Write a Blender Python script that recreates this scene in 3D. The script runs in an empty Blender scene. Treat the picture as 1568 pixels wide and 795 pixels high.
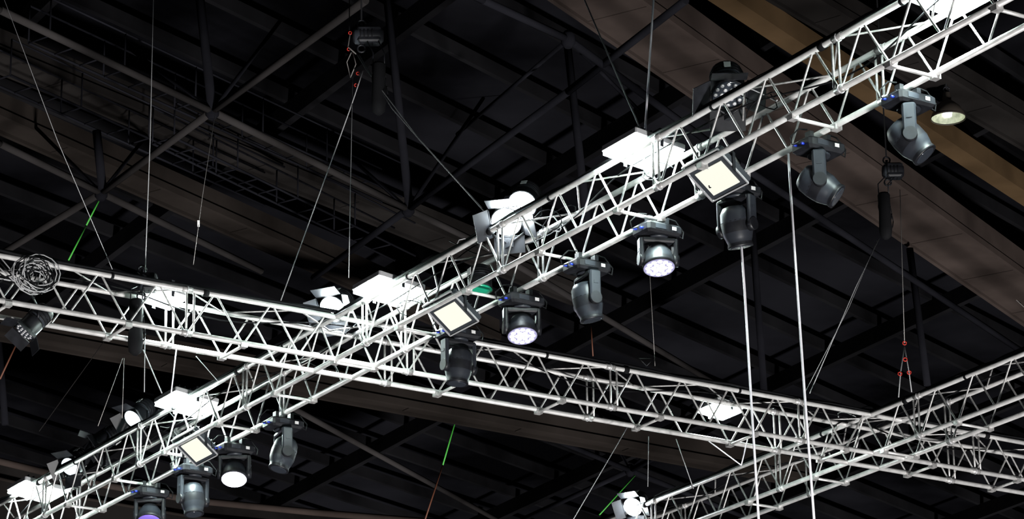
import bpy, math, random
import numpy as np
from mathutils import Vector as Vec, Matrix
random.seed(7)
CAMZ=1.7
# ---------- survey helper: a bearing measured in the photo is intersected with the real
# structural plane (truss plane, roof level) the thing hangs on, giving its 3D position
F,PITCH,YAW,ROLL=4815.1,0.3418,0.5748,0.0162
def camv():
    cp,sp=math.cos(PITCH),math.sin(PITCH); sy,cy=math.sin(YAW),math.cos(YAW)
    fw=Vec((sy*cp,cy*cp,sp)); r=Vec((cy,-sy,0)); u=r.cross(fw)
    c,s=math.cos(ROLL),math.sin(ROLL)
    return fw,c*r-s*u,s*r+c*u
FW,RT,UP=camv()
def ray(q): return FW+RT*((q[0]-784)/F)-UP*((q[1]-397)/F)
def atz(q,z): d=ray(q); return d*(z/d.z)
def atx(q,x): d=ray(q); return d*(x/d.x)
def aty(q,y): d=ray(q); return d*(y/d.y)
# ---------- materials
def mat(name,col,rough=.5,metal=0,emit=None,es=0,noise=None,bump=0,spec=.5):
    m=bpy.data.materials.new(name); m.use_nodes=True; nt=m.node_tree; b=nt.nodes['Principled BSDF']
    b.inputs['Base Color'].default_value=(*col,1); b.inputs['Roughness'].default_value=rough; b.inputs['Metallic'].default_value=metal
    b.inputs['Specular IOR Level'].default_value=spec
    if spec<.1: b.inputs['IOR'].default_value=1.0
    if emit: b.inputs['Emission Color'].default_value=(*emit,1); b.inputs['Emission Strength'].default_value=es
    if noise:
        tc=nt.nodes.new('ShaderNodeTexCoord'); n=nt.nodes.new('ShaderNodeTexNoise'); n.inputs['Scale'].default_value=noise[0]; n.inputs['Detail'].default_value=6
        r=nt.nodes.new('ShaderNodeValToRGB'); r.color_ramp.elements[0].position=.35; r.color_ramp.elements[1].position=.68
        r.color_ramp.elements[0].color=(*[c*noise[1] for c in col],1); r.color_ramp.elements[1].color=(*[min(1,c*noise[2]) for c in col],1)
        nt.links.new(tc.outputs['Object'],n.inputs['Vector']); nt.links.new(n.outputs['Fac'],r.inputs['Fac']); nt.links.new(r.outputs['Color'],b.inputs['Base Color'])
    return m
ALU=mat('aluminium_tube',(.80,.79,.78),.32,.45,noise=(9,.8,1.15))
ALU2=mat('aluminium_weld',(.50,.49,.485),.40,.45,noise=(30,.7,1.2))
BLK=mat('black_housing',(.009,.0095,.012),.45,0,noise=(12,.7,1.5),spec=.3)
BLK2=mat('black_rubber',(.006,.006,.007),.8,spec=.1)
GRY=mat('grey_plastic',(.022,.025,.032),.42,spec=.32)
FRM=mat('flood_frame',(.035,.04,.048),.5,spec=.3)
SILV=mat('brushed_metal',(.6,.6,.62),.35,.4)
BLUE=mat('blue_connector',(.01,.03,.38),.4)
RED=mat('red_shackle',(.5,.03,.02),.4)
GRN=mat('green_strap',(.05,.36,.04),.6)
ORG=mat('orange_strap',(.12,.04,.02),.6)
WHT=mat('white_label',(.7,.7,.7),.5)
ROPE=mat('white_rope',(.9,.89,.95),.7)
WIRE=mat('steel_wire',(.30,.28,.27),.45,.3)
WIREG=mat('grey_cable',(.35,.35,.36),.6)
FLOOD=mat('flood_led_on',(1,1,1),.5,0,(.82,1,.94),320)
LENS=mat('par_lens_on',(1,1,1),.5,0,(.85,.97,1),300)
CELL=mat('wash_led_cell',(1,1,1),.3,0,(.82,.78,1),12)
CELLV=mat('violet_lens',(.1,.05,.3),.2,0,(.34,.26,.85),.5)
GLASS=mat('dark_lens_glass',(.03,.035,.045),.08,0,spec=.8)
LITG=mat('led_lens_backing',(.2,.2,.25),.3,0,(.55,.5,1),.35)
PARG=mat('frosted_lens',(.5,.55,.6),.3,0,(.8,.93,1),1.6)
CREAM=mat('flood_led_off_glow',(.60,.60,.52),.4,0,(1,1,.86),.42,spec=.2)  # unlit panel; weak emission added so it looks pale
GLENS=mat('green_lens',(.01,.25,.14),.2,0,(.02,.5,.28),.10)
BAYI=mat('bay_reflector',(.4,.4,.33),.3,.5,(.75,.85,.55),.35,noise=(14,.4,1.4))
BAYO=mat('bay_shell',(.07,.058,.048),.4,.3)
R_=dict(spec=.05)
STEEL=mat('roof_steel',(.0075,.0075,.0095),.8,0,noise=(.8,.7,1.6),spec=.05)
STEEL_L=mat('roof_steel_lit',(.022,.020,.020),.8,0,noise=(.7,.6,1.5),spec=.05)  # lit copy of the roof steel: highlight put into the colour
BAND=mat('roof_girder_paint',(.014,.0125,.012),.7,0,noise=(.5,.5,1.5),**R_)
BRNL=mat('roof_girder_rust',(.017,.0140,.0125),.7,0,noise=(.5,.5,1.5),**R_)
BRN=mat('brown_girder_paint',(.036,.0275,.0245),.7,0,noise=(.6,.6,1.4),**R_)
TAN=mat('tan_girder_paint',(.060,.038,.020),.7,0,noise=(.6,.6,1.4),**R_)
DECK=mat('roof_deck_paint',(.0024,.0024,.0030),.9,0,noise=(.25,.4,3.4),**R_)
PURL=mat('roof_purlin_paint',(.0050,.0049,.0055),.8,0,noise=(.5,.5,1.8),**R_)
# ---------- mesh builder
def basis(a):
    a=a.normalized(); t=Vec((0,0,1)) if abs(a.z)<.9 else Vec((1,0,0))
    u=a.cross(t).normalized(); return u,a.cross(u).normalized(),a
class MB:
    def __init__(s): s.v=[];s.f=[];s.m=[];s.sm=[];s.mats=[]
    def mi(s,m):
        if m not in s.mats: s.mats.append(m)
        return s.mats.index(m)
    def face(s,idx,m,sm=False): s.f.append(idx); s.m.append(s.mi(m)); s.sm.append(sm)
    def rings(s,rings,m,n,cap=True,closed=True):
        b=len(s.v)
        for r in rings: s.v.extend(r)
        k=len(rings)
        for i in range(k-1):
            mm=m[i] if isinstance(m,list) else m
            for j in range(n):
                a=b+i*n+j; c=b+i*n+(j+1)%n; s.face((a,c,c+n,a+n),mm,True)
        m0=m[0] if isinstance(m,list) else m; m1=m[-1] if isinstance(m,list) else m
        if cap:
            s.face(tuple(b+j for j in range(n))[::-1],m0); s.face(tuple(b+(k-1)*n+j for j in range(n)),m1)
    def tube(s,p0,p1,r,m,r1=None,n=8,cap=True):
        p0,p1=Vec(p0),Vec(p1); u,w,a=basis(p1-p0); r1=r if r1 is None else r1
        s.rings([[tuple(p+(u*math.cos(2*math.pi*j/n)+w*math.sin(2*math.pi*j/n))*rr) for j in range(n)] for p,rr in((p0,r),(p1,r1))],m,n,cap)
    def path(s,pts,r,m,n=6):
        pts=[Vec(p) for p in pts]; R=[]; pu=None
        for i,p in enumerate(pts):
            d=(pts[min(i+1,len(pts)-1)]-pts[max(i-1,0)]).normalized()
            if pu is None: u,w,_=basis(d)
            else: u=(pu-d*pu.dot(d)).normalized(); w=d.cross(u)
            pu=u
            R.append([tuple(p+(u*math.cos(2*math.pi*j/n)+w*math.sin(2*math.pi*j/n))*r) for j in range(n)])
        s.rings(R,m,n)
    def lathe(s,o,a,prof,m,n=20,cap=True):
        o=Vec(o);u,w,a=basis(Vec(a))
        s.rings([[tuple(o+a*t+(u*math.cos(2*math.pi*j/n)+w*math.sin(2*math.pi*j/n))*r) for j in range(n)] for t,r in prof],m,n,cap)
    def box(s,c,hx,hy,hz,m,bev=0.0,taper=1.0):
        c,hx,hy,hz=Vec(c),Vec(hx),Vec(hy),Vec(hz)
        if bev<=0:
            b=len(s.v)
            for k in(-1,1):
                t=1 if k<0 else taper
                for i,j in((-1,-1),(1,-1),(1,1),(-1,1)): s.v.append(tuple(c+hx*i*t+hy*j*t+hz*k))
            for q in((3,2,1,0),(4,5,6,7),(0,1,5,4),(1,2,6,5),(2,3,7,6),(3,0,4,7)): s.face(tuple(b+i for i in q),m)
        else:
            lx,ly,lz=hx.length,hy.length,hz.length; bx,by,bz=1-bev/lx,1-bev/ly,1-bev/lz
            R=[]
            for k,(ins) in((-1,1),(-bz,0),(bz,0),(1,1)):
                t=1 if k<0 else taper
                ax,ay=(bx,by) if ins else(1,1); cx,cy=(bx*bx,by*by) if ins else(bx,by)
                R.append([tuple(c+hx*i*t+hy*j*t+hz*k) for i,j in((-cx,-ay),(cx,-ay),(ax,-cy),(ax,cy),(cx,ay),(-cx,ay),(-ax,cy),(-ax,-cy))])
            s.rings(R,m,8)
            for i in range(len(s.sm)-26,len(s.sm)): s.sm[i]=False
    def make(s,name,loc=(0,0,0),parent=None):
        me=bpy.data.meshes.new(name); me.from_pydata(s.v,[],s.f)
        for m in s.mats: me.materials.append(m)
        me.polygons.foreach_set('material_index',s.m); me.polygons.foreach_set('use_smooth',s.sm); me.update()
        ob=bpy.data.objects.new(name,me); ob.location=(loc[0],loc[1],loc[2]+(0 if parent else CAMZ)); bpy.context.collection.objects.link(ob)
        if parent: ob.parent=parent
        return ob
# ---------- trusses
H=8.5; S=.3844; h=S/2; XA=12.957; YB=22.719; XC=18.874
def truss(name,axis,fixed,t0,t1,gaps=(),pitch=.27,ncab=3):
    mb=MB(); 
    def P(t,a,z):
        return (fixed+a*h,t,z*h) if axis=='y' else (t,fixed+a*h,z*h)
    for a in(-1,1):
        for z in(-1,1): mb.tube(P(t0,a,z),P(t1,a,z),.0225,ALU,n=12)
    n=int((t1-t0)/pitch); 
    for i in range(n):
        ta=t0+i*pitch; tb=ta+pitch; tm=(ta+tb)/2
        if any(g0<tm<g1 for g0,g1 in gaps): continue
        k=1 if i%2 else -1
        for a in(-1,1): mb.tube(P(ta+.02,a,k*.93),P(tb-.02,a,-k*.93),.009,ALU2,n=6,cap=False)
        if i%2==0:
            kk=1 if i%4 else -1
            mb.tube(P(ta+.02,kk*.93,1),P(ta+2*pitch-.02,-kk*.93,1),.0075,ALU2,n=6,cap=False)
        if i%4==2:
            mb.tube(P(ta,-1.12,-1.13),P(ta,1.12,-1.13),.014,ALU,n=8)
            for a in(-1,1): 
                c=Vec(P(ta,a,-1.12)); mb.box(c,(.03,0,0),(0,.03,0),(0,0,.02),ALU2)
        if i%8==0:
            for a in(-1,1):
                for z in(-1,1):
                    mb.tube(P(ta-.05,a,z),P(ta+.05,a,z),.028,ALU2,n=10)
                    mb.tube(P(ta-.006,a,z),P(ta+.006,a,z),.034,SILV,n=10)
                mb.tube(P(ta,a,-1),P(ta,a,1),.010,ALU2,n=6)
                mb.tube(P(ta+.07,a,-1),P(ta+.07,a,1),.010,ALU2,n=6)
            if i%16==0:
                mb.tube(P(ta+.15,-1,1),P(ta+.20,-1,1),.032,BLK2,n=10)
        elif i%8==5: mb.tube(P(ta+.1,-1,1),P(ta+.125,-1,1),.028,BLK2,n=10)
    for c in range(ncab):
        pts=[];t=t0+.1
        while t<t1-.1:
            pts.append(P(t,-1.0+.12*c+random.uniform(-.06,.06),1.16+.10*(c%2)+random.uniform(-.04,.10))); t+=.3
        mb.path(pts,.008 if c else .013,BLK2 if c<4 else WIREG,5)
    pts=[];t=t0+.2
    while t<t1-.2:
        pts.append(P(t,.6*math.sin(t*1.7),.75+.35*math.sin(t*2.3)*math.sin(t*.9))); t+=.2
    mb.path(pts,.007,BLK2,5)
    return mb.make(name,(0,0,H))
truss('lighting_truss','y',XA,11.2,31.5)
truss('lighting_truss','x',YB,7.0,26.0,gaps=((XA-.2,XA+.2),(XC-.2,XC+.2)),ncab=4)
truss('lighting_truss','y',XC,17.5,30.0,ncab=6)
# ---------- fixtures
def moving_head(x,y,aim,kind='spot',pan=0.0):
    mb=MB(); ex=Vec((math.cos(pan),math.sin(pan),0)); ey=Vec((-math.sin(pan),math.cos(pan),0)); ez=Vec((0,0,1))
    for s_ in(-1,1):
        c=ex*(.08*s_)
        mb.box(c+ez*-.01,ex*.018,ey*.03,ez*.035,BLK)
        mb.tube(c+ez*-.02,c+ez*-.06,.012,SILV)
    mb.box((0,0,-.095),ex*.17,ey*.12,ez*.045,BLK,bev=.02)
    mb.box((0,0,-.055),ex*.15,ey*.05,ez*.012,BLK)
    mb.tube(ex*-.17+ez*-.085+ey*.05,ex*-.195+ez*-.085+ey*.05,.011,BLUE)
    mb.tube(ex*-.17+ez*-.10-ey*.04,ex*-.195+ez*-.10-ey*.04,.010,BLUE)
    mb.tube(ex*.17+ez*-.09,ex*.195+ez*-.09,.011,BLK)
    for s_ in(-1,1):
        mb.path([ex*(.19*s_)+ez*-.09,ex*(.25*s_)+ez*-.11,ex*(.26*s_)+ez*-.05,ex*(.18*s_)+ez*.03,ex*(.1*s_)+ez*.04],.006,BLK2)
    mb.box(-ey*.121+ez*-.09-ex*.05,ex*.05,ey*.002,ez*.02,GRY)
    mb.box(-ey*.121+ez*-.09+ex*.08,ex*.02,ey*.003,ez*.014,WHT)
    mb.lathe((0,0,-.14),-ez,[(0,.09),(.02,.085)],GRY,16)
    a=Vec(aim).normalized(); ax=a.cross(ez); 
    if ax.length<.2: ax=ex.copy()
    ax.normalize(); fr=ez.cross(ax)
    L=.27 if kind=='spot' else .21; w=.14
    mb.box(ez*-.172,ax*w,fr*.055,ez*.022,BLK,bev=.012)
    piv=ez*(-.172-L+.05)
    for s_ in(-1,1):
        mb.box(ax*(w*s_)+ez*(-.172-L/2+.02),ax*.019,fr*.05,ez*(L/2+.0),GRY if kind=='spot' else BLK,bev=.012)
        mb.tube(ax*(w*s_-.024)+piv,ax*(w*s_+.024)+piv,.052,BLK,n=16)
        mb.box(ax*((w+.021)*s_)+ez*(-.26),ax*.002,fr*.02,ez*.012,GRY)
    if kind=='spot':
        mb.lathe(piv-a*.16,a,[(-.01,.05),(0,.085),(.04,.112),(.12,.122),(.20,.12),(.25,.105),(.28,.095),(.30,.10),(.315,.10)],[BLK,GRY,GRY,BLK,GRY,GRY,BLK,BLK],22)
        for k in range(5): mb.lathe(piv-a*(.14-.022*k),a,[(0,.095+.006*k),(.008,.099+.006*k)],BLK2,18)
        mb.lathe(piv+a*.153,a,[(0,.085),(.006,.075)],GLASS,18)
    else:
        mb.lathe(piv-a*.10,a,[(-.01,.06),(0,.085),(.05,.115),(.12,.125),(.15,.132),(.175,.132)],[BLK,BLK,GRY,BLK,BLK],24)
        u,wv,_=basis(a); o=piv+a*.0755
        if kind in('wash_white','wash_violet'):
            mb.lathe(o,a,[(0,.122),(.004,.118),(.012,.05)],CELL if kind=='wash_white' else CELLV,24)
        else:
            mb.lathe(o,a,[(0,.125),(.003,.125)],LITG,24)
            for R,N in((0,1),(.045,6),(.09,12)):
                for k in range(N):
                    th=2*math.pi*k/N; c=o+u*(R*math.cos(th))+wv*(R*math.sin(th)); mb.lathe(c,a,[(0,.022),(.006,.019)],CELL,8)
    ob=mb.make('moving_head_light',(x,y,H-h-.02)); ob.scale=(.95,.95,.95); return ob
TC=-FW
def aimv(r,d,t): return RT*r+Vec((0,0,-1))*d+Vec((TC.x,TC.y,0))*t
heads=[(15.27,'spot',aimv(.65,.8,.1)),(16.27,'spot',aimv(.8,.6,.1)),(17.26,'spot',aimv(.15,.9,-.2)),(18.26,'wash_on',aimv(.05,.9,.25)),
(19.22,'spot',aimv(.2,.9,-.1)),(20.17,'wash_on',aimv(.05,.9,.3)),(21.14,'spot',aimv(-.1,1,0)),(24.17,'spot',aimv(-.25,.9,0.1)),
(25.11,'wash_white',aimv(.0,.8,.35)),(25.95,'spot',aimv(.1,1,.1)),(26.87,'wash_violet',aimv(.0,.8,.35))]
for y,k,a in heads: moving_head(XA+h,y,a,k)
def flood(x,y,z,hw=.2,hd=.2,n=(0,0,-1),mt=FLOOD,name='led_flood_panel'):
    mb=MB(); n=Vec(n).normalized(); ey=Vec((0,1,0)); ex=ey.cross(n).normalized(); 
    mb.box(-n*.03,ex*hw,ey*hd,n*.03,SILV if mt is FLOOD else FRM,bev=.01)
    if mt is CREAM:
        mb.box(n*.004-ex*hw*.16,ex*(hw*.62),ey*(hd*.72),n*.004,mt)
        mb.lathe(n*.003+ex*hw*.74,n,[(0,.022),(.004,.018)],WHT,12)
        for s_ in(-1,1):
            mb.box(ey*hd*s_+n*.002,ex*hw,ey*.005,n*.006,SILV); mb.box(ex*hw*s_+n*.002,ex*.005,ey*hd,n*.006,SILV)
    else: mb.box(n*.012,ex*(hw*.95),ey*(hd*.95),n*.012,mt)
    for k in range(7): mb.box(-n*.07+ex*(hw*(k-3)/4),ex*.004,ey*hd*.8,n*.025,GRY)
    for s_ in(-1,1):
        mb.box(ey*(hd+.012)*s_+Vec((0,0,.03)),ex*.015,ey*.004,Vec((0,0,.07)),BLK)
    mb.box((0,0,.10),ex*.015,ey*(hd+.015),(0,0,.006),BLK)
    mb.tube((0,0,.09),(0,0,.14),.015,BLK)
    return mb.make(name,(x,y,z))
for q,z in [((985,232),8.72),((595,445),8.72),((285,618),8.72),((55,752),8.72),((250,456),8.72),((1103,628),8.72),((1455,-8),8.74)]:
    p=atz(q,z); onB=q[0] in(250,1103)
    flood(p.x,p.y,p.z,.23 if not onB else .15,.23 if not onB else .17,(-.12,-.05,-1))
for q in [(1095,268),(690,480),(298,685)]:
    p=atx(q,XA-.08); flood(p.x,p.y,p.z,.17,.22,(-.62,0,-.78),CREAM)
def par(x,y,z,aim,mt=LENS,L=.26,R=.095,doors=True,name='par_can_light',up=.25,dl=.055):
    mb=MB(); a=Vec(aim).normalized(); u,w,_=basis(a)
    mb.lathe(-a*L,a,[(-.03,.04),(-.02,R*.8),(0,R*.95),(L*.45,R),(L*.5,R*.9),(L*.55,R),(L,R),(L+.02,R*1.08)],[BLK,BLK,BLK,GRY,GRY,BLK,BLK],22)
    for k in range(4): mb.lathe(-a*(L*(.85-.13*k)),a,[(0,R*1.03),(.006,R*1.03)],BLK2,20)
    mb.box(-a*(L+.031)+u*0,u*.03,w*.02,a*.002,WHT)
    for s_ in(-1,1): mb.box(-a*L*.75+w*(R+.004)*s_,u*.025,a*.03,w*.002,WHT)
    if mt is GLASS:
        mb.lathe(a*.021,a,[(0,R*.98),(.002,R*.9)],GLASS,20)
        for RR,N in((0,1),(R*.38,6),(R*.76,12)):
            for k in range(N):
                th=2*math.pi*k/N; mb.lathe(a*.024+u*RR*math.cos(th)+w*RR*math.sin(th),a,[(0,R*.15),(.006,R*.08)],SILV,8)
    else: mb.lathe(a*.021,a,[(0,R*1.0),(.006,R*.8),(.01,.01)],mt,20)
    if doors:
        for d,e in((u,w),(-u,w),(w,u),(-w,u)):
            dd=(d*.8+a*.6).normalized(); nn=dd.cross(e).normalized(); c=a*.02+d*R*1.1+dd*dl
            mb.box(c,e*R*1.05,dd*dl,nn*.003,BLK)
            mb.tube(a*.02+d*R*1.1-e*R,a*.02+d*R*1.1+e*R,.006,BLK)
    for s_ in(-1,1):
        mb.path([-a*L*.45+u*(R+.01)*s_,-a*L*.45+u*(R+.02)*s_+Vec((0,0,-up*.6)),Vec((0,0,-up))-a*L*.45],.009,BLK)
    mb.box(Vec((0,0,-up))-a*L*.45,(.02,0,0),(0,.03,0),(0,0,.03),BLK)
    return mb.make(name,(x,y,z))
pars=[((1115,142),XA-.02,aimv(0,.8,.5),GLASS,.125,1,.08),((800,312),XA,aimv(-.2,.7,.8),LENS,.115,0,0),((776,338),XA-.1,aimv(-.15,.7,.7),LENS,.12,1,.07),((510,472),XA,aimv(-.35,.6,.8),LENS,.115,1,.06),
((205,640),XA-.1,aimv(-.5,.7,.6),PARG,.095,1,.06),((150,680),XA-.1,aimv(-.8,.6,.2),GLASS,.095,1,.06),((108,713),XA-.1,aimv(-.4,.6,.7),PARG,.095,1,.06)]
for q,x,a,m,R,d,dl in pars:
    p=atx(q,x); par(p.x,p.y,p.z,a,m,.24,R,d,dl=dl)
p=atx((970,775),XC-h); par(p.x,p.y,p.z,aimv(-.4,.6,.8),LENS,.22,.10,True)
p=aty((40,505),YB); par(p.x,p.y,p.z,aimv(-.6,.8,.3),GLASS,.24,.09,True,up=-.1)
p=atx((735,440),XA+.02); par(p.x,p.y,p.z,aimv(0,1,.15),GLENS,.16,.10,False,up=.05)
# ---------- rigging
def wire(m,plane,qs,r=.004,mt=WIRE,twist=0):
    m.path([plane(q) for q in qs],r,mt,5)
pA=lambda q: atx(q,XA); pB=lambda q: aty(q,YB); pAr=lambda q: atx(q,XA+h+.03)
def ring(m,c,R,r,mt,ax=None,n=12,sz=1.0):
    c=Vec(c)
    m.path([c+(RT*math.cos(2*math.pi*k/n)*R+Vec((0,0,1))*math.sin(2*math.pi*k/n)*R*sz) for k in range(n+1)],r,mt,5)
def hoist(name,body,plane,bagq,extra,W=.14,chain=True):
    m=MB(); c=plane(body)
    ez=Vec((0,0,1)); ex=RT.copy(); ey=ez.cross(ex).normalized(); ex=ey.cross(ez)
    m.box(c+ex*.02,ex*W*.75,ey*.07,ez*.075,BLK,bev=.015)
    m.lathe(c-ex*W*.9-ez*.0,ex,[(0,.05),(.02,.072),(W*.5,.078),(W*1.7,.078),(W*1.95,.05)],[BLK,GRY,BLK,BLK],18)
    for k in range(4): m.lathe(c+ex*(-.06+.035*k),ex,[(0,.083),(.008,.083)],BLK2,16)
    ring(m,c+ez*.12-ex*.05,.035,.009,BLK); ring(m,c-ez*.12-ex*.05,.035,.009,BLK)
    m.box(c+ez*.09-ex*.05,ex*.012,ey*.012,ez*.03,BLK)
    if chain: m.tube(c+ez*.15-ex*.05,c+ez*8-ex*.05,.008,BLK2,n=5)
    b=plane(bagq)
    m.lathe(b+ez*.24,-ez,[(0,.05),(.02,.062),(.2,.058),(.38,.066),(.46,.055),(.49,.02)],BLK2,14)
    for s_ in(-1,1): m.path([c+ex*.05*s_+ex*.03,b+ez*.34+ex*.05*s_,b+ez*.22+ex*.05*s_],.006,BLK)
    for k in range(3): ring(m,b+ez*(.1-.08*k)+ex*.01*k,.06,.006,BLK2,sz=1.8)
    extra(m); 
    return m.make(name)
def ex1(m):
    wire(m,pA,[(535,-10),(535,48)],.005,BLK2)
    for q in[(536,50),(534,75),(548,112),(545,130)]: ring(m,pA(q),.014,.005,RED)
    wire(m,pA,[(536,52),(533,72),(545,82)],.006,WIRE)
    wire(m,pA,[(538,80),(531,95),(537,118),(545,98),(540,80)],.005,WIRE)
    wire(m,pA,[(545,80),(560,105),(640,210),(742,324)],.005,WIREG)
    wire(m,pA,[(550,84),(600,165),(655,228),(738,318)],.005,WIREG)
    wire(m,pA,[(556,108),(535,170),(430,460)],.0055,WIREG)
    wire(m,pA,[(540,118),(534,425)],.004,WIREG)
hoist('chain_hoist',(562,55),pA,(580,135),ex1)
def ex2(m):
    wire(m,pB,[(1346,365),(1310,440),(1240,602)],.0045,WIREG); wire(m,pB,[(1343,368),(1300,470),(1232,602)],.003,WIREG)
    wire(m,pB,[(1378,290),(1385,525)],.004,WIRE)
    for q in[(1385,525),(1386,550),(1378,572),(1392,570)]: ring(m,pB(q),.018,.006,RED)
    wire(m,pB,[(1385,530),(1379,570),(1376,608)],.006,WIREG); wire(m,pB,[(1385,530),(1392,570),(1396,600)],.006,WIREG)
hoist('chain_hoist',(1366,262),pB,(1355,330),ex2,.11)
def ex3(m):
    wire(m,pB,[(235,-10),(230,210),(222,420)],.004,WIREG)
    wire(m,pB,[(222,500),(221,600)],.004,WIREG)
hoist('chain_hoist',(226,433),pB,(208,500),ex3,.08,False)
m=MB()
wire(m,pA,[(893,-5),(980,196)],.0065,WIREG); wire(m,pA,[(1001,-5),(988,198)],.0085,ROPE); ring(m,pA((983,200)),.022,.008,BLK)
m.path([pA((983,203)),pA((965,218))],.006,BLK,5); m.path([pA((983,203)),pA((1010,222))],.006,BLK,5)
m.make('suspension_cable')
for qs in ([(1128,275),(1140,440),(1152,640),(1162,800)],[(1207,235),(1218,400),(1232,600),(1247,800)]):
    m=MB(); wire(m,pAr,qs,.0095,ROPE); m.make('hanging_rope')
m=MB()
for qs,r,mt in [([(5,-5),(88,215),(172,412)],.003,WIREG),([(330,170),(310,300),(296,405)],.0025,WIRE),([(990,330),(1003,560)],.0025,WIRE),
  ([(190,548),(187,640)],.003,WIRE),([(188,548),(150,652)],.003,WIRE),([(219,535),(248,602)],.0055,WIREG),([(270,535),(262,602)],.006,ROPE),([(300,545),(335,585)],.003,WIREG),
  ([(990,560),(978,548),(1002,548),(990,560)],.005,BLK),([(960,655),(925,715),(878,795)],.004,WIREG),([(993,668),(992,745)],.003,WIREG),([(1035,672),(1062,748)],.004,WIREG),([(1085,675),(1135,712)],.006,ROPE),([(1145,672),(1135,712)],.006,ROPE)]:
    wire(m,pB,qs,r,mt)
c=pB((304,342)); m.box(c,RT*.010,UP*.028,FW*.004,WHT)
m.make('rigging_wire')
m=MB()
pR=lambda q: aty(q,36)
for qs,r,mt in [([(1290,222),(1440,350),(1568,470)],.006,WIRE),([(700,205),(860,62)],.008,STEEL_L),([(1210,130),(1560,240)],.006,STEEL_L),([(60,660),(190,480)],.005,STEEL_L),([(905,500),(908,545)],.01,ORG)]:
    wire(m,pR,qs,r,mt)
m.make('rigging_wire')
for qs,mt in [([(158,294),(132,345)],GRN),([(132,345),(105,398)],GRN),([(704,621),(678,712)],GRN),([(678,712),(650,798)],ORG),([(972,728),(918,788)],GRN),([(35,505),(0,580)],ORG)]:
    m=MB(); wire(m,lambda q:aty(q,38),qs,.012,mt); m.make('ratchet_strap')
m=MB(); c0=pB((40,432))+Vec((0,-h-.02,0))
for k in range(20):
    R=random.uniform(.09,.17); oc=c0+Vec((random.uniform(-.05,.05),random.uniform(-.03,.05),random.uniform(-.05,.03))); ph=random.uniform(0,6); ec=random.uniform(.7,1.1)
    m.path([oc+Vec((math.cos(t*.45+ph)*R,.02*math.sin(t+k),math.sin(t*.45+ph)*R*ec)) for t in range(15)],.005,WIREG if k%3 else BLK2,5)
for k in range(6): m.path([c0+Vec((.1*math.cos(k),0,.1)),c0+Vec((-.1+.03*k,.05,.02)),c0+Vec((-.22+.05*k,.1,-.02-.03*k)),c0+Vec((-.3,.1,.05*k-.1))],.007,WIREG if k%2 else BLK2,5)
m.make('coiled_cable')
m=MB()
for q in [(835,340),(720,375),(490,560),(240,640),(1150,160),(1310,640),(1000,250),(660,450)]:
    for k in range(3):
        c=(pA(q) if q[0]!=1310 else pB(q))+Vec((random.uniform(-.08,.08),random.uniform(-.2,.2),random.uniform(-.08,.04))); ph=random.uniform(0,6)
        m.path([c+Vec((math.cos(t*.6+ph)*.09,math.sin(t*.35+ph)*.15,math.sin(t*.6+ph*2)*.08)) for t in range(8)],.005,BLK2 if k else WIREG,5)
m.make('power_cable_loops')
m=MB(); c=ray((1452,180))*43; ez=Vec((0,0,1))
m.lathe(c,ez,[(0,.235),(.05,.225),(.15,.17),(.22,.10),(.25,.06),(.36,.055),(.38,.03)],[BAYO]*6,28,cap=False)
m.lathe(c+ez*.0,ez,[(0,.228),(.05,.218),(.15,.163),(.21,.05)],BAYI,28,cap=False)
m.lathe(c+ez*.02,ez,[(0,.05),(.06,.06),(.15,.03)],PARG,14)
m.lathe(c-ez*.015,ez,[(0,.24),(.02,.24)],BAYO,28,cap=False)
m.tube(c+ez*.38,c+ez*4,.012,BLK2); ring(m,c+ez*.42,.04,.01,BLK)
m.make('high_bay_lamp')
# ---------- roof
def beam(name,q0,q1,z,w,t,m,ext=.0):
    a,b=atz(q0,z),atz(q1,z); d=b-a; a=a-d*ext; b=b+d*ext; mb=MB(); c=(a+b)/2; dn=(b-a).normalized(); s_=Vec((0,0,1)).cross(dn)
    mb.box((0,0,0),dn*((b-a).length/2),s_*w/2,Vec((0,0,t/2)),m)
    L=(b-a).length
    if w>.3:
        for k in(-1,1): mb.box(s_*k*(w/2)+Vec((0,0,-t/2)),dn*L/2,s_*.03,Vec((0,0,.05)),m)
        n=int(L/2.0)
        for i in range(n): mb.box(dn*(-L/2+2*i)+Vec((0,0,-t/2-.0)),dn*.03,s_*w/2,Vec((0,0,.012)),m)
    return mb.make(name,c)
beam('roof_girder',(0,75),(720,372),16.5,.5,.3,BAND,.3)
beam('roof_girder',(0,170),(600,440),16.3,.45,.3,BRNL,.3)
beam('roof_girder',(950,0),(1568,440),16.5,.95,.4,BRN,.3)
beam('roof_girder',(1130,0),(1568,290),16.8,.3,.3,TAN,.3)
beam('roof_girder',(1250,0),(1568,190),16.8,.5,.3,BAND,.3)
beam('roof_girder',(80,508),(1060,690),13.5,.35,.3,BRNL,.2)
mb=MB()
def pipe(qs,z,r,m=STEEL,z2=None):
    for i in range(len(qs)-1):
        a=atz(qs[i],z); b=atz(qs[i+1],z) if z2 is None else atz(qs[i+1],z2)
        mb.tube(a,b,r,m,n=8)
ZL=14
for qs in [[(-200,-80),(0,15),(325,170),(625,320),(740,375),(1100,590)],[(-100,170),(0,220),(155,295),(400,415)],[(640,-50),(740,0),(870,60),(1130,250),(1568,540),(1700,630)],
 [(440,620),(760,795)],[(720,620),(965,720),(1150,795)],[(965,720),(800,795)],[(965,720),(1120,640)],[(-100,450),(155,295),(325,170),(560,0)],[(480,425),(625,320),(870,140),(1050,0)]]:
    pipe(qs,ZL,.045,STEEL_L if qs[0][0]<450 else STEEL)  # pipes on the left get the steel with the painted-in highlight
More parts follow.
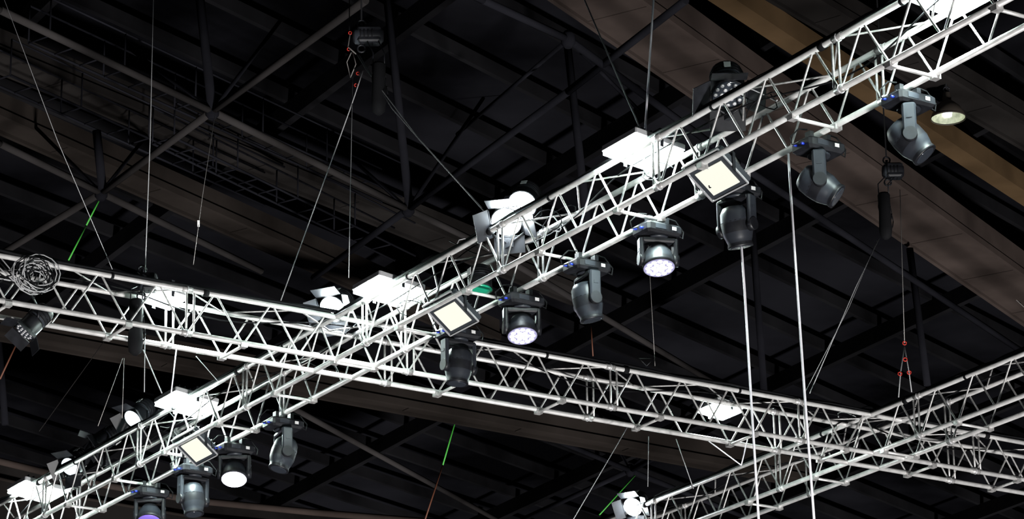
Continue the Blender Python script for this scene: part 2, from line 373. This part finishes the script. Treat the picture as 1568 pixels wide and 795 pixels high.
for a,b in [((627,318),(590,-30)),((325,168),(303,-30)),((900,350),(868,60)),((1170,600),(1148,290)),((1420,590),(1393,380)),((157,290),(148,200)),((8,650),(-5,480))]:
    p=atz(a,ZL); q=aty(b,p.y); mb.tube(p,q,.055,STEEL,n=10)
for q in [(155,295),(325,170),(625,320),(870,60),(965,720)]:
    mb.lathe(atz(q,ZL)-Vec((0,0,.1)),(0,0,1),[(0,.04),(.05,.08),(.15,.08),(.2,.04)],STEEL,12)
for a,b in [((325,170),(180,60)),((325,170),(430,30)),((625,320),(480,190)),((625,320),(740,150)),((870,60),(700,205)),((870,60),(980,170)),((155,295),(40,180)),((155,295),(230,200)),((965,720),(900,600)),((965,720),(1060,620))]:
    pipe([a,b],ZL,.025,STEEL,16.5)
mb.make('roof_space_frame')
mb=MB(); d1=(atz((640,320),17.3)-atz((0,35),17.3)).normalized(); d2=(atz((500,0),17.3)-atz((155,280),17.3)).normalized()
mb.box((25,45,17.9),(45,0,0),(0,45,0),(0,0,.1),DECK); mb.make('ceiling')
mb=MB(); o=Vec((25,42,17.5))
for i in range(-30,31):
    c=o+d2*(i*1.6); mb.box(c,d1*45,d1.cross(Vec((0,0,1)))*.04,(0,0,.10),PURL)
for i in range(-10,11):
    c=o+d1*(i*5.0)+Vec((0,0,-.25)); mb.box(c,d2*45,d2.cross(Vec((0,0,1)))*.06,(0,0,.15),PURL)
mb.make('roof_purlins')
mb=MB()
for q0,q1,z in [((60,60),(600,305),15.6),((250,215),(620,395),15.2),((0,120),(420,310),15.8)]:
    a,b=atz(q0,z),atz(q1,z); d=(b-a).normalized(); s_=Vec((0,0,1)).cross(d); L=(b-a).length
    for k in(-1,1):
        mb.tube(a+s_*.18*k,b+s_*.18*k,.018,STEEL,n=5); mb.tube(a+s_*.18*k+Vec((0,0,.5)),b+s_*.18*k+Vec((0,0,.5)),.014,STEEL,n=5)
    for i in range(int(L/.45)):
        c=a+d*(i*.45); mb.tube(c-s_*.18,c+s_*.18,.012,STEEL,n=5)
        if i%3==0:
            for k in(-1,1): mb.tube(c+s_*.18*k,c+s_*.18*k+Vec((0,0,.5)),.012,STEEL,n=5)
mb.make('roof_catwalk')
mb=MB(); qs=[(-60,690),(0,706),(120,735),(300,766),(480,784),(640,797),(760,806)]
top=[aty(q,45) for q in qs]
for i in range(len(top)-1):
    b=len(mb.v)
    for p,dz in((top[i],0),(top[i+1],0),(top[i+1],-5),(top[i],-5)): mb.v.append((p.x,p.y+.0,p.z+dz))
    mb.face((b,b+1,b+2,b+3),BAND)
mb.path(top,.06,BRN,8); mb.path([p+Vec((0,-.05,-.3)) for p in top],.03,BRNL,6)
mb.make('wall_back')
# ---------- lights
def sun(d,e,ang,col):
    l=bpy.data.lights.new('sun','SUN'); l.energy=e; l.angle=math.radians(ang); l.color=col
    o=bpy.data.objects.new('stage_bounce_light',l); o.rotation_euler=Vec(d).to_track_quat('-Z','Y').to_euler(); bpy.context.collection.objects.link(o)
sun(Vec((FW.x,FW.y,0))*.6+Vec((0,0,.75))-RT*.25,4.6,6,(1,.98,.96))
w=bpy.data.worlds.new('world'); bpy.context.scene.world=w; w.use_nodes=True
w.node_tree.nodes['Background'].inputs[0].default_value=(.5,.55,.65,1); w.node_tree.nodes['Background'].inputs[1].default_value=.025
# ---------- camera
cd=bpy.data.cameras.new('camera'); co=bpy.data.objects.new('camera',cd); bpy.context.collection.objects.link(co)
cd.sensor_width=36; cd.lens=36*F/1568; cd.clip_end=500
M=Matrix((RT,UP,-FW)).transposed().to_4x4(); M.translation=Vec((0,0,CAMZ)); co.matrix_world=M
bpy.context.scene.camera=co
bpy.context.scene.view_settings.view_transform='Standard'
